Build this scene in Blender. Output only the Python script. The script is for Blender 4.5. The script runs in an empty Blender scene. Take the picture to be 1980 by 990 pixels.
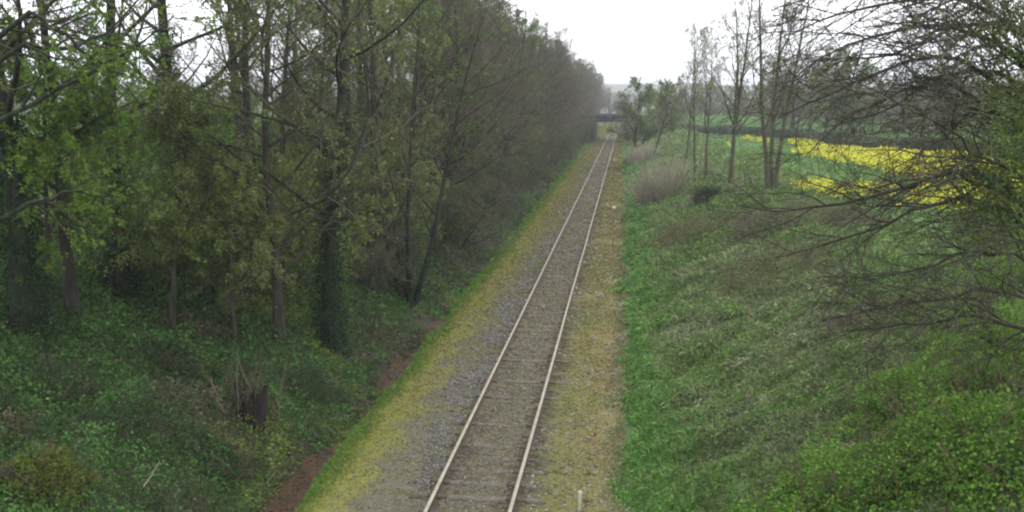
import bpy, math
import numpy as np
RNG = np.random.default_rng(7)
sc = bpy.context.scene
COL = sc.collection
R = math.radians

# ------------------------------------------------------------------ camera
CX, CZ = 2.70, 7.46
PITCH, YAW, F_PX = R(9.09), R(6.52), 1925.0
_fh = np.array([-math.sin(YAW), math.cos(YAW), 0.0])
CF = _fh * math.cos(PITCH) + np.array([0, 0, -math.sin(PITCH)])
CR = np.array([math.cos(YAW), math.sin(YAW), 0.0])
CU = np.cross(CR, CF)
CO = np.array([CX, 0.0, CZ])
cam = bpy.data.cameras.new('camera')
cam.sensor_width = 36.0
cam.lens = 35.0
cam.clip_start = 0.1
cam.clip_end = 9000
co = bpy.data.objects.new('camera', cam)
COL.objects.link(co)
co.location = CO
co.rotation_euler = (R(90) - PITCH, 0, YAW)
sc.camera = co

def ray(u, v):
    return CF + CR * (u - 990) / F_PX + CU * (495 - v) / F_PX

def project(P):
    d = P - CO
    w = d @ CF
    return 990 + F_PX * (d @ CR) / w, 495 - F_PX * (d @ CU) / w

def at_y(u, v, y):
    d = ray(u, v)
    return CO + d * (y / d[1])

# ------------------------------------------------------------------ noise and terrain
def vnoise(x, y, seed=0):
    x = np.asarray(x, float); y = np.asarray(y, float)
    xi = np.floor(x).astype(np.int64); yi = np.floor(y).astype(np.int64)
    fx = x - xi; fy = y - yi
    fx = fx * fx * (3 - 2 * fx); fy = fy * fy * (3 - 2 * fy)
    def h(a, b):
        n = (a * 374761393 + b * 668265263 + seed * 1442695041) & 0x7fffffff
        n = ((n ^ (n >> 13)) * 1274126177) & 0x7fffffff
        return ((n ^ (n >> 16)) & 0xffff) / 65535.0
    return (h(xi, yi) * (1 - fx) + h(xi + 1, yi) * fx) * (1 - fy) + (h(xi, yi + 1) * (1 - fx) + h(xi + 1, yi + 1) * fx) * fy

def fbm(x, y, seed=0, o=3):
    s = 0; a = 0.5; t = 0
    for i in range(o):
        s = s + a * vnoise(np.asarray(x) * 2 ** i, np.asarray(y) * 2 ** i, seed + i * 17); t += a; a *= 0.5
    return s / t

def sst(a, b, x):
    t = np.clip((x - a) / (b - a), 0, 1)
    return t * t * (3 - 2 * t)

def ditch_open(y):
    return np.clip(.05 + .25 * vnoise(y / 2.0, y * 0, 6) + np.exp(-((y - 18.3) / 2.6) ** 4) + np.exp(-((y - 27.3) / 1.5) ** 4) + .8 * np.exp(-((y - 33) / 1.0) ** 4), 0, 1)

def H(x, y):
    x = np.asarray(x, float); y = np.asarray(y, float)
    z = 0.0 * x
    wob = (fbm(y / 5.0, x * 0 + 3, 5) - 0.5) * 0.5
    xl = x + wob
    # left: verge, ditch, bank, level ground
    z = z - 0.10 * sst(-2.0, -3.3, x)
    z = z - (0.14 + 0.42 * ditch_open(y)) * sst(-3.2, -3.6, xl) * (1 - sst(-3.95, -4.35, xl))
    z = z + 0.9 * sst(-4.6, -6.4, xl) + 2.2 * np.clip((-x - 5.6) / 6.6, 0, 1)
    z = z + (x < -5) * (fbm(x / 1.7, y / 1.7, 11) - 0.5) * 0.55 * sst(-5, -6.5, x)
    # right: bank up to the field
    farf = 1 - 0.35 * sst(60, 120, y)
    z = z + sst(2.75, 3.4, x) * 0.10 + 2.55 * farf * np.clip((x - 3.0) / 6.2, 0, 1) ** 0.9
    z = z + sst(3.2, 4.5, x) * ((fbm(x / 1.4, y / 1.4, 23) - 0.5) * 0.6 + (vnoise(x * 2.1, y * 2.1, 24) - .5) * .16) * (1 - 0.7 * sst(12, 16, x))
    z = z + (np.abs(x) < 3.2) * (fbm(x * 3, y * 3, 31) - 0.5) * 0.04
    # road embankment carrying the far bridge
    e = np.exp(-((y - 171) / 4.0) ** 2)
    z = z + e * sst(4.5, 9, np.abs(x)) * np.clip(4.3 - z, 0, 5)
    # far rise
    z = z + 4 * sst(300, 1200, y)
    return z

def ground_at(u, v):
    d = ray(u, v)
    t = np.geomspace(6, 1500, 4000)
    P = CO + d * t[:, None]
    k = np.nonzero(P[:, 2] < H(P[:, 0], P[:, 1]))[0]
    return P[k[0]] if len(k) else P[-1]

def gz(x, y):
    return float(H(x, y))

# ------------------------------------------------------------------ mesh helpers
def mk_mesh(name, V, faces, mats, col=None, midx=None, smooth=False):
    """faces: list of int arrays (n,k)"""
    me = bpy.data.meshes.new(name)
    V = np.ascontiguousarray(V, dtype=np.float32)
    me.vertices.add(len(V)); me.vertices.foreach_set('co', V.ravel())
    starts = []; tot = []; loops = []; off = 0
    for f in faces:
        f = np.asarray(f, dtype=np.int32)
        n, k = f.shape
        loops.append(f.ravel()); starts.append(off + np.arange(n) * k); tot.append(np.full(n, k)); off += n * k
    loops = np.concatenate(loops).astype(np.int32)
    me.loops.add(len(loops)); me.loops.foreach_set('vertex_index', loops)
    starts = np.concatenate(starts).astype(np.int32)
    me.polygons.add(len(starts)); me.polygons.foreach_set('loop_start', starts)
    if midx is not None:
        me.polygons.foreach_set('material_index', np.asarray(midx, dtype=np.int32))
    if smooth:
        me.polygons.foreach_set('use_smooth', np.ones(len(starts), dtype=bool))
    if col is not None:
        a = me.color_attributes.new('Col', 'FLOAT_COLOR', 'POINT')
        c = np.ones((len(V), 4), dtype=np.float32); c[:, :3] = col
        a.data.foreach_set('color', c.ravel())
    for m in (mats if isinstance(mats, (list, tuple)) else [mats]):
        me.materials.append(m)
    me.update(calc_edges=True)
    me.validate()
    return me

def link(name, me, parent=None, label=None, cat=None, group=None, kind=None, loc=None):
    o = bpy.data.objects.new(name, me)
    COL.objects.link(o)
    if parent is not None: o.parent = parent
    if loc is not None: o.location = loc
    if label: o['label'] = label
    if cat: o['category'] = cat
    if group: o['group'] = group
    if kind: o['kind'] = kind
    return o

def thing(name, label, cat, loc=(0, 0, 0), rz=0, group=None, scale=1.0):
    o = link(name, None, None, label, cat, group, None, loc)
    o.rotation_euler = (0, 0, rz); o.scale = (scale, scale, scale)
    return o

class Geo:
    """collects pieces with a colour and a material index"""
    def __init__(s): s.V = []; s.C = []; s.F = {}; s.n = 0
    def add(s, V, F, C, mi=0):
        V = np.asarray(V).reshape(-1, 3)
        C = np.broadcast_to(np.asarray(C, float), V.shape) if np.ndim(C) == 1 else np.asarray(C).reshape(-1, 3)
        F = np.asarray(F) + s.n
        s.V.append(V); s.C.append(C); s.F.setdefault((F.shape[1], mi), []).append(F); s.n += len(V)
    def mesh(s, name, mats, smooth=False):
        fs = []; mi = []
        for (k, m), l in s.F.items():
            a = np.concatenate(l); fs.append(a); mi += [m] * len(a)
        return mk_mesh(name, np.concatenate(s.V), fs, mats, np.concatenate(s.C), mi, smooth)

def unit(a): return a / np.maximum(np.linalg.norm(a, axis=-1, keepdims=True), 1e-9)

def cards(geo, P, D, W, L, C, rng, mi=0, droop=0.2, fold=0.15):
    """rhombic leaves or blades: base point P, direction D, width W, length L"""
    n = len(P); D = unit(D)
    Rn = rng.normal(size=(n, 3))
    S = unit(np.cross(D, Rn)); N = np.cross(S, D)
    W = np.broadcast_to(np.asarray(W, float), (n,))[:, None]; L = np.broadcast_to(np.asarray(L, float), (n,))[:, None]
    mid = P + D * L * 0.5
    tip = P + D * L - np.array([0, 0, 1.0]) * L * droop
    V = np.stack([P, mid + S * W * .5 + N * W * fold, tip, mid - S * W * .5 + N * W * fold], 1)
    idx = np.arange(n * 4).reshape(n, 4)
    geo.add(V, idx, np.repeat(C, 4, axis=0), mi)

def tubes(geo, P, Rd, k, C, mi=0):
    """P (c,n,3) radii (c,n) k sides, C colour (3,) or (c,3)"""
    c, n, _ = P.shape
    T = np.empty_like(P); T[:, 1:-1] = P[:, 2:] - P[:, :-2]; T[:, 0] = P[:, 1] - P[:, 0]; T[:, -1] = P[:, -1] - P[:, -2]
    T = unit(T)
    m = unit(P[:, -1] - P[:, 0])
    ref = np.where(np.abs(m[:, 2:3]) > 0.8, np.array([[1.0, 0.13, 0]]), np.array([[0.0, 0.1, 1.0]]))[:, None, :]
    A = unit(np.cross(T, np.broadcast_to(ref, T.shape))); B = np.cross(T, A)
    ang = np.arange(k) / k * 2 * np.pi
    V = P[:, :, None, :] + Rd[:, :, None, None] * (A[:, :, None, :] * np.cos(ang)[None, None, :, None] + B[:, :, None, :] * np.sin(ang)[None, None, :, None])
    base = (np.arange(c) * n * k)[:, None, None]
    i = np.arange(n - 1)[None, :, None] * k; j = np.arange(k)[None, None, :]; j2 = (j + 1) % k
    F = np.stack(np.broadcast_arrays(base + i + j, base + i + j2, base + i + k + j2, base + i + k + j), -1).reshape(-1, 4)
    C = np.asarray(C, float)
    Cc = C if C.ndim == 1 else np.repeat(C, n * k, axis=0)
    geo.add(V, F, Cc, mi)

def grow(rng, P0, D0, L, n, wob, trop, R0, R1, pull=None):
    c = len(P0); D = unit(np.asarray(D0, float)); P = np.empty((c, n, 3)); P[:, 0] = P0
    L = np.broadcast_to(np.asarray(L, float), (c,)); st = (L / (n - 1))[:, None]
    for i in range(1, n):
        P[:, i] = P[:, i - 1] + D * st
        D = D + rng.normal(size=(c, 3)) * wob; D[:, 2] += trop
        if pull is not None: D = D + pull
        D = unit(D)
    t = np.linspace(0, 1, n)[None, :]
    R0 = np.broadcast_to(np.asarray(R0, float), (c,))[:, None]; R1 = np.broadcast_to(np.asarray(R1, float), (c,))[:, None]
    return P, R0 * (1 - t) + R1 * t

def kids(rng, P, Rd, m, t0, t1, ang, lf, n, wob, trop, r1, shrink=0.55, rf=0.6, bias=None, minl=0.12):
    c, k, _ = P.shape
    plen = np.linalg.norm(P[:, -1] - P[:, 0], axis=1)
    t = t0 + (t1 - t0) * (np.arange(m)[None, :] + rng.random((c, m))) / m
    x = t * (k - 1); i = np.minimum(x.astype(int), k - 2); f = (x - i)[..., None]
    ci = np.arange(c)[:, None]
    p = P[ci, i] * (1 - f) + P[ci, i + 1] * f
    T = unit(P[ci, i + 1] - P[ci, i])
    r = (Rd[ci, i] * (1 - f[..., 0]) + Rd[ci, i + 1] * f[..., 0])
    N = rng.normal(size=T.shape)
    if bias is not None: N = N + np.asarray(bias)
    N = unit(N - (N * T).sum(-1, keepdims=True) * T)
    a = ang * (0.75 + 0.5 * rng.random((c, m, 1)))
    D = T * np.cos(a) + N * np.sin(a)
    L = plen[:, None] * lf * (1 - shrink * (t - t0) / max(t1 - t0, 1e-6)) * (0.6 + 0.8 * rng.random((c, m)))
    L = np.maximum(L, minl)
    p = p.reshape(-1, 3); D = D.reshape(-1, 3); L = L.ravel(); r = (r * rf).ravel()
    return grow(rng, p, D, L, n, wob, trop, np.maximum(r, r1), r1)

def pts_on(rng, P, n, t0=0.2):
    c, k, _ = P.shape
    ci = rng.integers(0, c, n); x = (t0 + (1 - t0) * rng.random(n)) * (k - 1)
    i = np.minimum(x.astype(int), k - 2); f = (x - i)[:, None]
    return P[ci, i] * (1 - f) + P[ci, i + 1] * f, unit(P[ci, i + 1] - P[ci, i])

def pal(rng, n, cols, var=0.25, w=None):
    cols = np.asarray(cols, float)
    i = rng.choice(len(cols), n, p=w)
    return cols[i] * (1 + var * (rng.random((n, 1)) * 2 - 1)) * (1 + 0.08 * rng.normal(size=(n, 3)))

# ------------------------------------------------------------------ materials
def nmat(name):
    m = bpy.data.materials.new(name); m.use_nodes = True
    nt = m.node_tree; nt.nodes.clear()
    out = nt.nodes.new('ShaderNodeOutputMaterial')
    return m, nt, nt.nodes, nt.links, out

def leaf_mat(name, trans=0.3, rough=0.7, spec=0.08):
    m, nt, N, Lk, out = nmat(name)
    at = N.new('ShaderNodeAttribute'); at.attribute_name = 'Col'
    oi = N.new('ShaderNodeObjectInfo')
    mr = N.new('ShaderNodeMapRange'); mr.inputs['To Min'].default_value = 0.85; mr.inputs['To Max'].default_value = 1.18
    Lk.new(oi.outputs['Random'], mr.inputs['Value'])
    hs = N.new('ShaderNodeHueSaturation'); Lk.new(at.outputs['Color'], hs.inputs['Color']); Lk.new(mr.outputs[0], hs.inputs['Value'])
    b = N.new('ShaderNodeBsdfPrincipled'); b.inputs['Roughness'].default_value = rough
    b.inputs['Specular IOR Level'].default_value = spec
    Lk.new(hs.outputs[0], b.inputs['Base Color'])
    if trans > 0:
        t = N.new('ShaderNodeBsdfTranslucent'); Lk.new(hs.outputs[0], t.inputs['Color'])
        mx = N.new('ShaderNodeMixShader'); mx.inputs[0].default_value = trans
        Lk.new(b.outputs[0], mx.inputs[1]); Lk.new(t.outputs[0], mx.inputs[2]); Lk.new(mx.outputs[0], out.inputs[0])
    else:
        Lk.new(b.outputs[0], out.inputs[0])
    return m

def bark_mat(name, c1, c2, scale=6, c3=None):
    m, nt, N, Lk, out = nmat(name)
    tc = N.new('ShaderNodeTexCoord'); mp = N.new('ShaderNodeMapping'); mp.inputs['Scale'].default_value = (1, 1, 0.3)
    Lk.new(tc.outputs['Object'], mp.inputs[0])
    no = N.new('ShaderNodeTexNoise'); no.inputs['Scale'].default_value = scale; no.inputs['Detail'].default_value = 8
    no.inputs['Roughness'].default_value = 0.7
    Lk.new(mp.outputs[0], no.inputs[0])
    cr = N.new('ShaderNodeValToRGB'); cr.color_ramp.elements[0].position = 0.35; cr.color_ramp.elements[1].position = 0.65
    cr.color_ramp.elements[0].color = (*c1, 1); cr.color_ramp.elements[1].color = (*c2, 1)
    if c3: e = cr.color_ramp.elements.new(0.8); e.color = (*c3, 1)
    Lk.new(no.outputs[0], cr.inputs[0])
    b = N.new('ShaderNodeBsdfPrincipled'); b.inputs['Roughness'].default_value = 0.9; b.inputs['Specular IOR Level'].default_value = 0.2
    Lk.new(cr.outputs[0], b.inputs['Base Color'])
    bp = N.new('ShaderNodeBump'); bp.inputs['Strength'].default_value = 0.6; bp.inputs['Distance'].default_value = 0.03
    Lk.new(no.outputs[0], bp.inputs['Height']); Lk.new(bp.outputs[0], b.inputs['Normal'])
    Lk.new(b.outputs[0], out.inputs[0])
    return m

M = {}
M['leaf'] = leaf_mat('leaf_surface', 0.3)
M['blade'] = leaf_mat('grass_blade', 0.25)
M['twig'] = leaf_mat('twig_bark', 0.0, 0.9, 0.1)
M['stone'] = leaf_mat('ballast_stone', 0.0, 0.85, 0.3)
M['bark'] = bark_mat('dark_bark', (0.020, 0.019, 0.014), (0.062, 0.057, 0.040), 5, (0.04, 0.055, 0.022))
M['bark_green'] = bark_mat('mossy_bark', (0.045, 0.042, 0.028), (0.105, 0.10, 0.06), 6, (0.12, 0.13, 0.06))
M['bark_ivy'] = bark_mat('ivy_rooted_bark', (0.012, 0.014, 0.010), (0.045, 0.05, 0.028), 7, (0.03, 0.05, 0.02))
M['steel_top'] = bark_mat('worn_rail_head', (0.20, 0.19, 0.15), (0.29, 0.275, 0.21), 3)
M['steel_side'] = bark_mat('rusty_rail_web', (0.035, 0.024, 0.018), (0.09, 0.06, 0.045), 9)
M['wood'] = bark_mat('weathered_sleeper', (0.05, 0.045, 0.035), (0.12, 0.11, 0.085), 5, (0.11, 0.12, 0.04))
M['brick'] = bark_mat('dull_brick', (0.045, 0.036, 0.03), (0.08, 0.06, 0.048), 4)
M['deck'] = bark_mat('dark_deck_metal', (0.022, 0.022, 0.022), (0.06, 0.058, 0.05), 3)
M['white'] = bark_mat('chalky_white_paint', (0.55, 0.55, 0.52), (0.75, 0.75, 0.72), 6)
M['pale_wood'] = bark_mat('bleached_wood', (0.30, 0.28, 0.20), (0.50, 0.48, 0.38), 8)
M['rot'] = bark_mat('rotten_stump_wood', (0.008, 0.007, 0.006), (0.045, 0.035, 0.03), 8)

def ground_mat():
    m, nt, N, Lk, out = nmat('ground_soil_and_turf')
    g = N.new('ShaderNodeNewGeometry'); sp = N.new('ShaderNodeSeparateXYZ'); Lk.new(g.outputs['Position'], sp.inputs[0])
    n1 = N.new('ShaderNodeTexNoise'); n1.inputs['Scale'].default_value = 0.9; n1.inputs['Detail'].default_value = 6; n1.inputs['Roughness'].default_value = 0.65
    Lk.new(g.outputs['Position'], n1.inputs[0])
    a = N.new('ShaderNodeMath'); a.operation = 'MULTIPLY_ADD'; a.inputs[1].default_value = 2.2; Lk.new(n1.outputs[0], a.inputs[0]); Lk.new(sp.outputs[0], a.inputs[2])
    mr = N.new('ShaderNodeMapRange'); mr.inputs['From Min'].default_value = -14 + 1.1; mr.inputs['From Max'].default_value = 14 + 1.1
    Lk.new(a.outputs[0], mr.inputs[0])
    cr = N.new('ShaderNodeValToRGB'); el = cr.color_ramp.elements
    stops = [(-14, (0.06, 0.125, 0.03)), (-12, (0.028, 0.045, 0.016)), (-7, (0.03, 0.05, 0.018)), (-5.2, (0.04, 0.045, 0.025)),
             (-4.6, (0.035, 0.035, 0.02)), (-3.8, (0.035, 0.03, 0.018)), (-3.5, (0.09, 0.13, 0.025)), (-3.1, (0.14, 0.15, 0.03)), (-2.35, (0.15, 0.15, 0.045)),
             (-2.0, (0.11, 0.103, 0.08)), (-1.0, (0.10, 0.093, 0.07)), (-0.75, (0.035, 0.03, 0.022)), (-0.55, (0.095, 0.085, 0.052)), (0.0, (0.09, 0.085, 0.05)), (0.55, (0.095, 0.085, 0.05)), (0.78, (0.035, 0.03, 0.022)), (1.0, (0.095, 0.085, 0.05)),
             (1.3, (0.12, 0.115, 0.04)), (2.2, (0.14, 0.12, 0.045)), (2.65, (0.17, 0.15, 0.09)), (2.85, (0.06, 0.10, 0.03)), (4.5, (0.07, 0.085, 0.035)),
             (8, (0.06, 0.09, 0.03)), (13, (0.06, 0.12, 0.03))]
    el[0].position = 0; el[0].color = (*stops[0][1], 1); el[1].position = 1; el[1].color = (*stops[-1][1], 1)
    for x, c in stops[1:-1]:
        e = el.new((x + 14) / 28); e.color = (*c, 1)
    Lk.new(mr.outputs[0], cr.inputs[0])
    n2 = N.new('ShaderNodeTexNoise'); n2.inputs['Scale'].default_value = 7; n2.inputs['Detail'].default_value = 9; n2.inputs['Roughness'].default_value = 0.8
    Lk.new(g.outputs['Position'], n2.inputs[0])
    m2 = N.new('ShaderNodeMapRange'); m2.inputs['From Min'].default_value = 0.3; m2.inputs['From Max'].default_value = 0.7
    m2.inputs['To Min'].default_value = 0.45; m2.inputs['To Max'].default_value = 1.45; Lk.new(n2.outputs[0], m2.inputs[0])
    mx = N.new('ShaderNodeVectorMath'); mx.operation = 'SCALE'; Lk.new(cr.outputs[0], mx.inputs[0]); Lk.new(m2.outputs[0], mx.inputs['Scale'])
    b = N.new('ShaderNodeBsdfPrincipled'); b.inputs['Roughness'].default_value = 0.95; b.inputs['Specular IOR Level'].default_value = 0.15
    Lk.new(mx.outputs[0], b.inputs['Base Color'])
    bp = N.new('ShaderNodeBump'); bp.inputs['Strength'].default_value = 0.8; bp.inputs['Distance'].default_value = 0.05
    Lk.new(n2.outputs[0], bp.inputs['Height']); Lk.new(bp.outputs[0], b.inputs['Normal'])
    Lk.new(b.outputs[0], out.inputs[0])
    return m
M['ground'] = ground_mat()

def water_mat():
    m, nt, N, Lk, out = nmat('ochre_ditch_silt')
    n = N.new('ShaderNodeTexNoise'); n.inputs['Scale'].default_value = 3; n.inputs['Detail'].default_value = 6
    g = N.new('ShaderNodeNewGeometry'); Lk.new(g.outputs['Position'], n.inputs[0])
    cr = N.new('ShaderNodeValToRGB'); cr.color_ramp.elements[0].position = .35; cr.color_ramp.elements[1].position = .7
    cr.color_ramp.elements[0].color = (0.020, 0.012, 0.006, 1); cr.color_ramp.elements[1].color = (0.062, 0.028, 0.009, 1)
    Lk.new(n.outputs[0], cr.inputs[0])
    b = N.new('ShaderNodeBsdfPrincipled'); b.inputs['Roughness'].default_value = 0.45; b.inputs['Specular IOR Level'].default_value = 0.3
    Lk.new(cr.outputs[0], b.inputs['Base Color']); Lk.new(b.outputs[0], out.inputs[0])
    return m
M['silt'] = water_mat()

# ------------------------------------------------------------------ ground
def axis(segs):
    out = []
    for a, b, s in segs:
        out.append(np.arange(a, b, s))
    return np.concatenate(out)
xs = np.concatenate([-np.geomspace(2500, 32, 22), axis([(-30, -16, 1.0), (-16, -7, 0.35), (-7, -2, 0.12), (-2, 2.5, 0.3), (2.5, 10, 0.25), (10, 30, 1.0)]), np.geomspace(31, 2500, 22)])
ys = np.concatenate([axis([(-30, 8, 2.0), (8, 45, 0.28), (45, 90, 0.6), (90, 180, 1.3)]), np.geomspace(182, 2800, 45)])
X, Y = np.meshgrid(xs, ys); Z = H(X, Y)
nx, ny = len(xs), len(ys)
ii = (np.arange(ny - 1)[:, None] * nx + np.arange(nx - 1)[None, :]).ravel()
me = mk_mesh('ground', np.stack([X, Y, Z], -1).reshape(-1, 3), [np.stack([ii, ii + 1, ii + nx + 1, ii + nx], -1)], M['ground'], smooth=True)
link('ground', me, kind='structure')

def strip(name, x0, x1, z, y0, y1, mat, wob=0.0, n=200):
    yy = np.linspace(y0, y1, n); w = (fbm(yy / 5.0, yy * 0 + 3, 5) - 0.5) * 0.5 if wob else yy * 0
    zz = z + yy * 0
    V = np.concatenate([np.stack([x0 - w, yy, zz], -1), np.stack([x1 - w, yy, zz], -1)])
    i = np.arange(n - 1)
    return link(name, mk_mesh(name, V, [np.stack([i, i + n, i + n + 1, i + 1], -1)], mat), kind='structure')
strip('ditch_water', -4.6, -3.35, -0.42, -20, 160, M['silt'], 1)

# ------------------------------------------------------------------ track
track = thing('railway_track', 'single line of pale worn rails on mossy sleepers running to the far bridge', 'railway track')
def rail(x):
    prof = np.array([(-.07, -.02), (.07, -.02), (.07, 0), (.012, .03), (.012, .11), (.036, .118), (.036, .148), (.028, .155), (-.028, .155), (-.036, .148), (-.036, .118), (-.012, .11), (-.012, .03), (-.07, 0)])
    yy = np.concatenate([np.arange(-20, 60, 2.0), np.arange(60, 340, 10.0)])
    k = len(prof); n = len(yy)
    jx = (vnoise(yy / 7, yy * 0 + x, 3) - .5) * 0.02
    V = np.zeros((n, k, 3)); V[:, :, 0] = x + prof[None, :, 0] + jx[:, None]; V[:, :, 1] = yy[:, None]; V[:, :, 2] = prof[None, :, 1]
    i = np.arange(n - 1)[:, None] * k; j = np.arange(k)[None, :]; j2 = (j + 1) % k
    F = np.stack(np.broadcast_arrays(i + j, i + j2, i + k + j2, i + k + j), -1)
    mi = np.where((np.arange(k) >= 7) & (np.arange(k) <= 8) | (np.arange(k) == 6), 0, 1); mi = np.broadcast_to(mi, (n - 1, k)).ravel()
    link('rail', mk_mesh('rail', V.reshape(-1, 3), [F.reshape(-1, 4)], [M['steel_top'], M['steel_side']], midx=mi), track)
rail(-0.75); rail(0.75)

def box_arr(x0, x1, y0, y1, z0, z1):
    V = np.array([(x, y, z) for z in (z0, z1) for y in (y0, y1) for x in (x0, x1)], float)
    F = np.array([(0, 2, 3, 1), (4, 5, 7, 6), (0, 1, 5, 4), (2, 6, 7, 3), (0, 4, 6, 2), (1, 3, 7, 5)])
    return V, F
def box_mesh(name, b, mat, bev=0.0):
    V, F = box_arr(*b)
    return mk_mesh(name, V, [F], mat)
slp = box_mesh('sleeper', (-1.28, 1.28, -.125, .125, -.10, 0.012), M['wood'])
chair_me = box_mesh('rail_chair', (-.19, .19, -.085, .085, -.01, 0.032), M['steel_side'])
for i in range(100):
    y = 14 + i * 0.71
    s = link('sleeper', slp, track, loc=(RNG.normal() * .03, y, RNG.uniform(-.028, .003))); s.rotation_euler = (0, 0, RNG.normal() * .012)
    for sx in (-.75, .75): link('rail_chair', chair_me, s, loc=(sx, 0, 0))
g = Geo()
for i in range(110):
    y = 14 + (100 + i) * 0.71; V, F = box_arr(-1.28, 1.28, y - .125, y + .125, -.1, .01); g.add(V, F, (0.1, 0.1, 0.1))
link('sleeper', g.mesh('far_sleepers', [M['wood']]), track, kind='stuff')

# ------------------------------------------------------------------ scatters on the ground
def samp(n, x0, x1, y0, y1, rng, p=2.0):
    """more per square metre near the camera"""
    t = rng.random(n)
    if p == 2.0: y = 1 / (1 / y0 + t * (1 / y1 - 1 / y0))
    else: y = (y0 ** (1 - p) + t * (y1 ** (1 - p) - y0 ** (1 - p))) ** (1 / (1 - p))
    x = x0 + (x1 - x0) * rng.random(n)
    return x, y

def tuft_blades(geo, x, y, rng, hgt, wid, cols, per=1, lean=0.6, dz=0.0, var=0.3, grow_p=0.85, droop=0.25, updir=1.0):
    n = len(x)
    z = H(x, y) - 0.02 + dz
    s = (y / 20.0) ** grow_p
    D = rng.normal(size=(n, 3)) * lean; D[:, 2] = np.abs(D[:, 2]) * 0.4 + updir
    Lh = hgt * s * (0.5 + rng.random(n))
    cards(geo, np.stack([x, y, z], -1), D, wid * s * (0.6 + 0.8 * rng.random(n)), Lh, cols, rng, droop=droop)

def shoulder(y):
    return -1.68 + .75 * (1 - sst(16, 22, y)) + .5 * sst(45, 60, y)
# ballast stones
def stones(name, n, x0, x1, y0, y1, size, cols, w=None, mask=None, seed=1):
    rng = np.random.default_rng(seed)
    x, y = samp(n, x0, x1, y0, y1, rng)
    if mask is not None:
        k = mask(x, y, rng); x, y = x[k], y[k]
    n = len(x)
    z = H(x, y)
    o = np.array([(1, 0, 0), (-1, 0, 0), (0, 1, 0), (0, -1, 0), (0, 0, 1), (0, 0, -1)], float)
    s = size * (y / 20) ** 0.75 * (0.5 + rng.random(n))
    V = o[None] * s[:, None, None] * (0.6 + 0.6 * rng.random((n, 6, 1))) + rng.normal(size=(n, 6, 3)) * s[:, None, None] * .22
    V += np.stack([x, y, z + s * .2], -1)[:, None]
    F = np.array([(0, 2, 4), (2, 1, 4), (1, 3, 4), (3, 0, 4), (2, 0, 5), (1, 2, 5), (3, 1, 5), (0, 3, 5)])
    F = F[None] + (np.arange(n) * 6)[:, None, None]
    g = Geo(); g.add(V, F.reshape(-1, 3), np.repeat(pal(rng, n, cols, .35, w), 6, 0))
    return g
g1 = stones('a', 26000, -2.75, -0.8, 13.5, 150, .026, [(.115, .107, .093), (.135, .127, .112), (.10, .092, .075), (.16, .15, .13), (.10, .088, .062)],
            mask=lambda x, y, r: ((x > shoulder(y) + (fbm(x, y / 2.5, 8) - .5) * 1.5) & (fbm(x * 1.5, y / 1.2, 44) < .55)) | (r.random(len(x)) < .05))
g2 = stones('b', 8000, -.62, .62, 13.5, 120, .024, [(.14, .13, .105), (.11, .095, .07), (.18, .165, .14), (.12, .08, .055)], seed=2)
g3 = stones('c', 3500, .8, 2.9, 13.5, 70, .028, [(.18, .16, .12), (.12, .10, .08), (.26, .25, .22)], seed=3,
            mask=lambda x, y, r: fbm(x * 1.2, y / 1.5, 41) > .5)
for gx in (g2, g3): g1.add(np.concatenate(gx.V), np.concatenate(gx.F[(3, 0)]), np.concatenate(gx.C))
link('ballast_stones', g1.mesh('ballast_stones', [M['stone']]), kind='stuff', label='grey ballast stones beside and between the rails', cat='ballast')

# moss and short turf on the track bed
rng = np.random.default_rng(21)
g = Geo()
x, y = samp(90000, -3.5, -.83, 13.3, 340, rng)
k = (x < shoulder(y) + (fbm(x, y / 2.5, 8) - .5) * 1.5) | (rng.random(len(x)) < .05) | (fbm(x * 1.5, y / 1.2, 44) > .51); x, y = x[k], y[k]
n = len(x)
t = fbm(x / 1.2, y / 2.2, 77); e = sst(-2.7, -3.4, x + (fbm(x, y, 9) - .5) * .6)
c = pal(rng, n, [(.19, .20, .035), (.15, .18, .035), (.20, .18, .045), (.13, .135, .05)], .3)
br = pal(rng, n, [(.20, .15, .05), (.16, .13, .07), (.13, .11, .06)], .25)
c = np.where((t > .56)[:, None], np.where(rng.random((n, 1)) < .6, br, c), c)
gr = pal(rng, n, [(.07, .15, .025), (.09, .18, .03), (.12, .19, .04)], .3)
c = np.where(rng.random((n, 1)) < e[:, None], gr, c) * .9
tuft_blades(g, x, y, rng, .05 * (1 + 1.6 * e), .022, c, lean=.9, grow_p=.8)
x, y = samp(40000, -.62, .62, 13.3, 340, rng)
k = (fbm(x * 1.1, y * 1.0, 51) > .40) | (rng.random(len(x)) < .3); x, y = x[k], y[k]; n = len(x)
tuft_blades(g, x, y, rng, .04, .024, pal(rng, n, [(.15, .14, .055), (.12, .11, .06), (.16, .16, .045), (.15, .11, .075), (.17, .15, .12)], .3), lean=1.0, grow_p=.8)
x, y = samp(80000, .82, 2.78, 13.3, 340, rng); n = len(x)
k = (fbm(x * .8, y / 1.6, 61) > .36) | (rng.random(n) < .4); x, y = x[k], y[k]; n = len(x)
t = fbm(x / 1.2, y / 3.0, 97)
c = pal(rng, n, [(.15, .145, .04), (.13, .15, .035), (.19, .15, .045), (.14, .11, .05)], .3)
c2 = pal(rng, n, [(.08, .15, .03), (.10, .19, .03)], .3)
c3 = pal(rng, n, [(.22, .19, .12), (.17, .14, .08), (.27, .25, .17)], .3)
c = np.where((t > .50)[:, None] & (y < 45)[:, None] & (rng.random((n, 1)) < .6), c2, c)
e = sst(2.2, 2.7, x)
c = np.where(rng.random((n, 1)) < (e * .7)[:, None], c3, c) * .88
tuft_blades(g, x, y, rng, .045 * (1 + e), .02, c, lean=.9, grow_p=.8)
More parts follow.
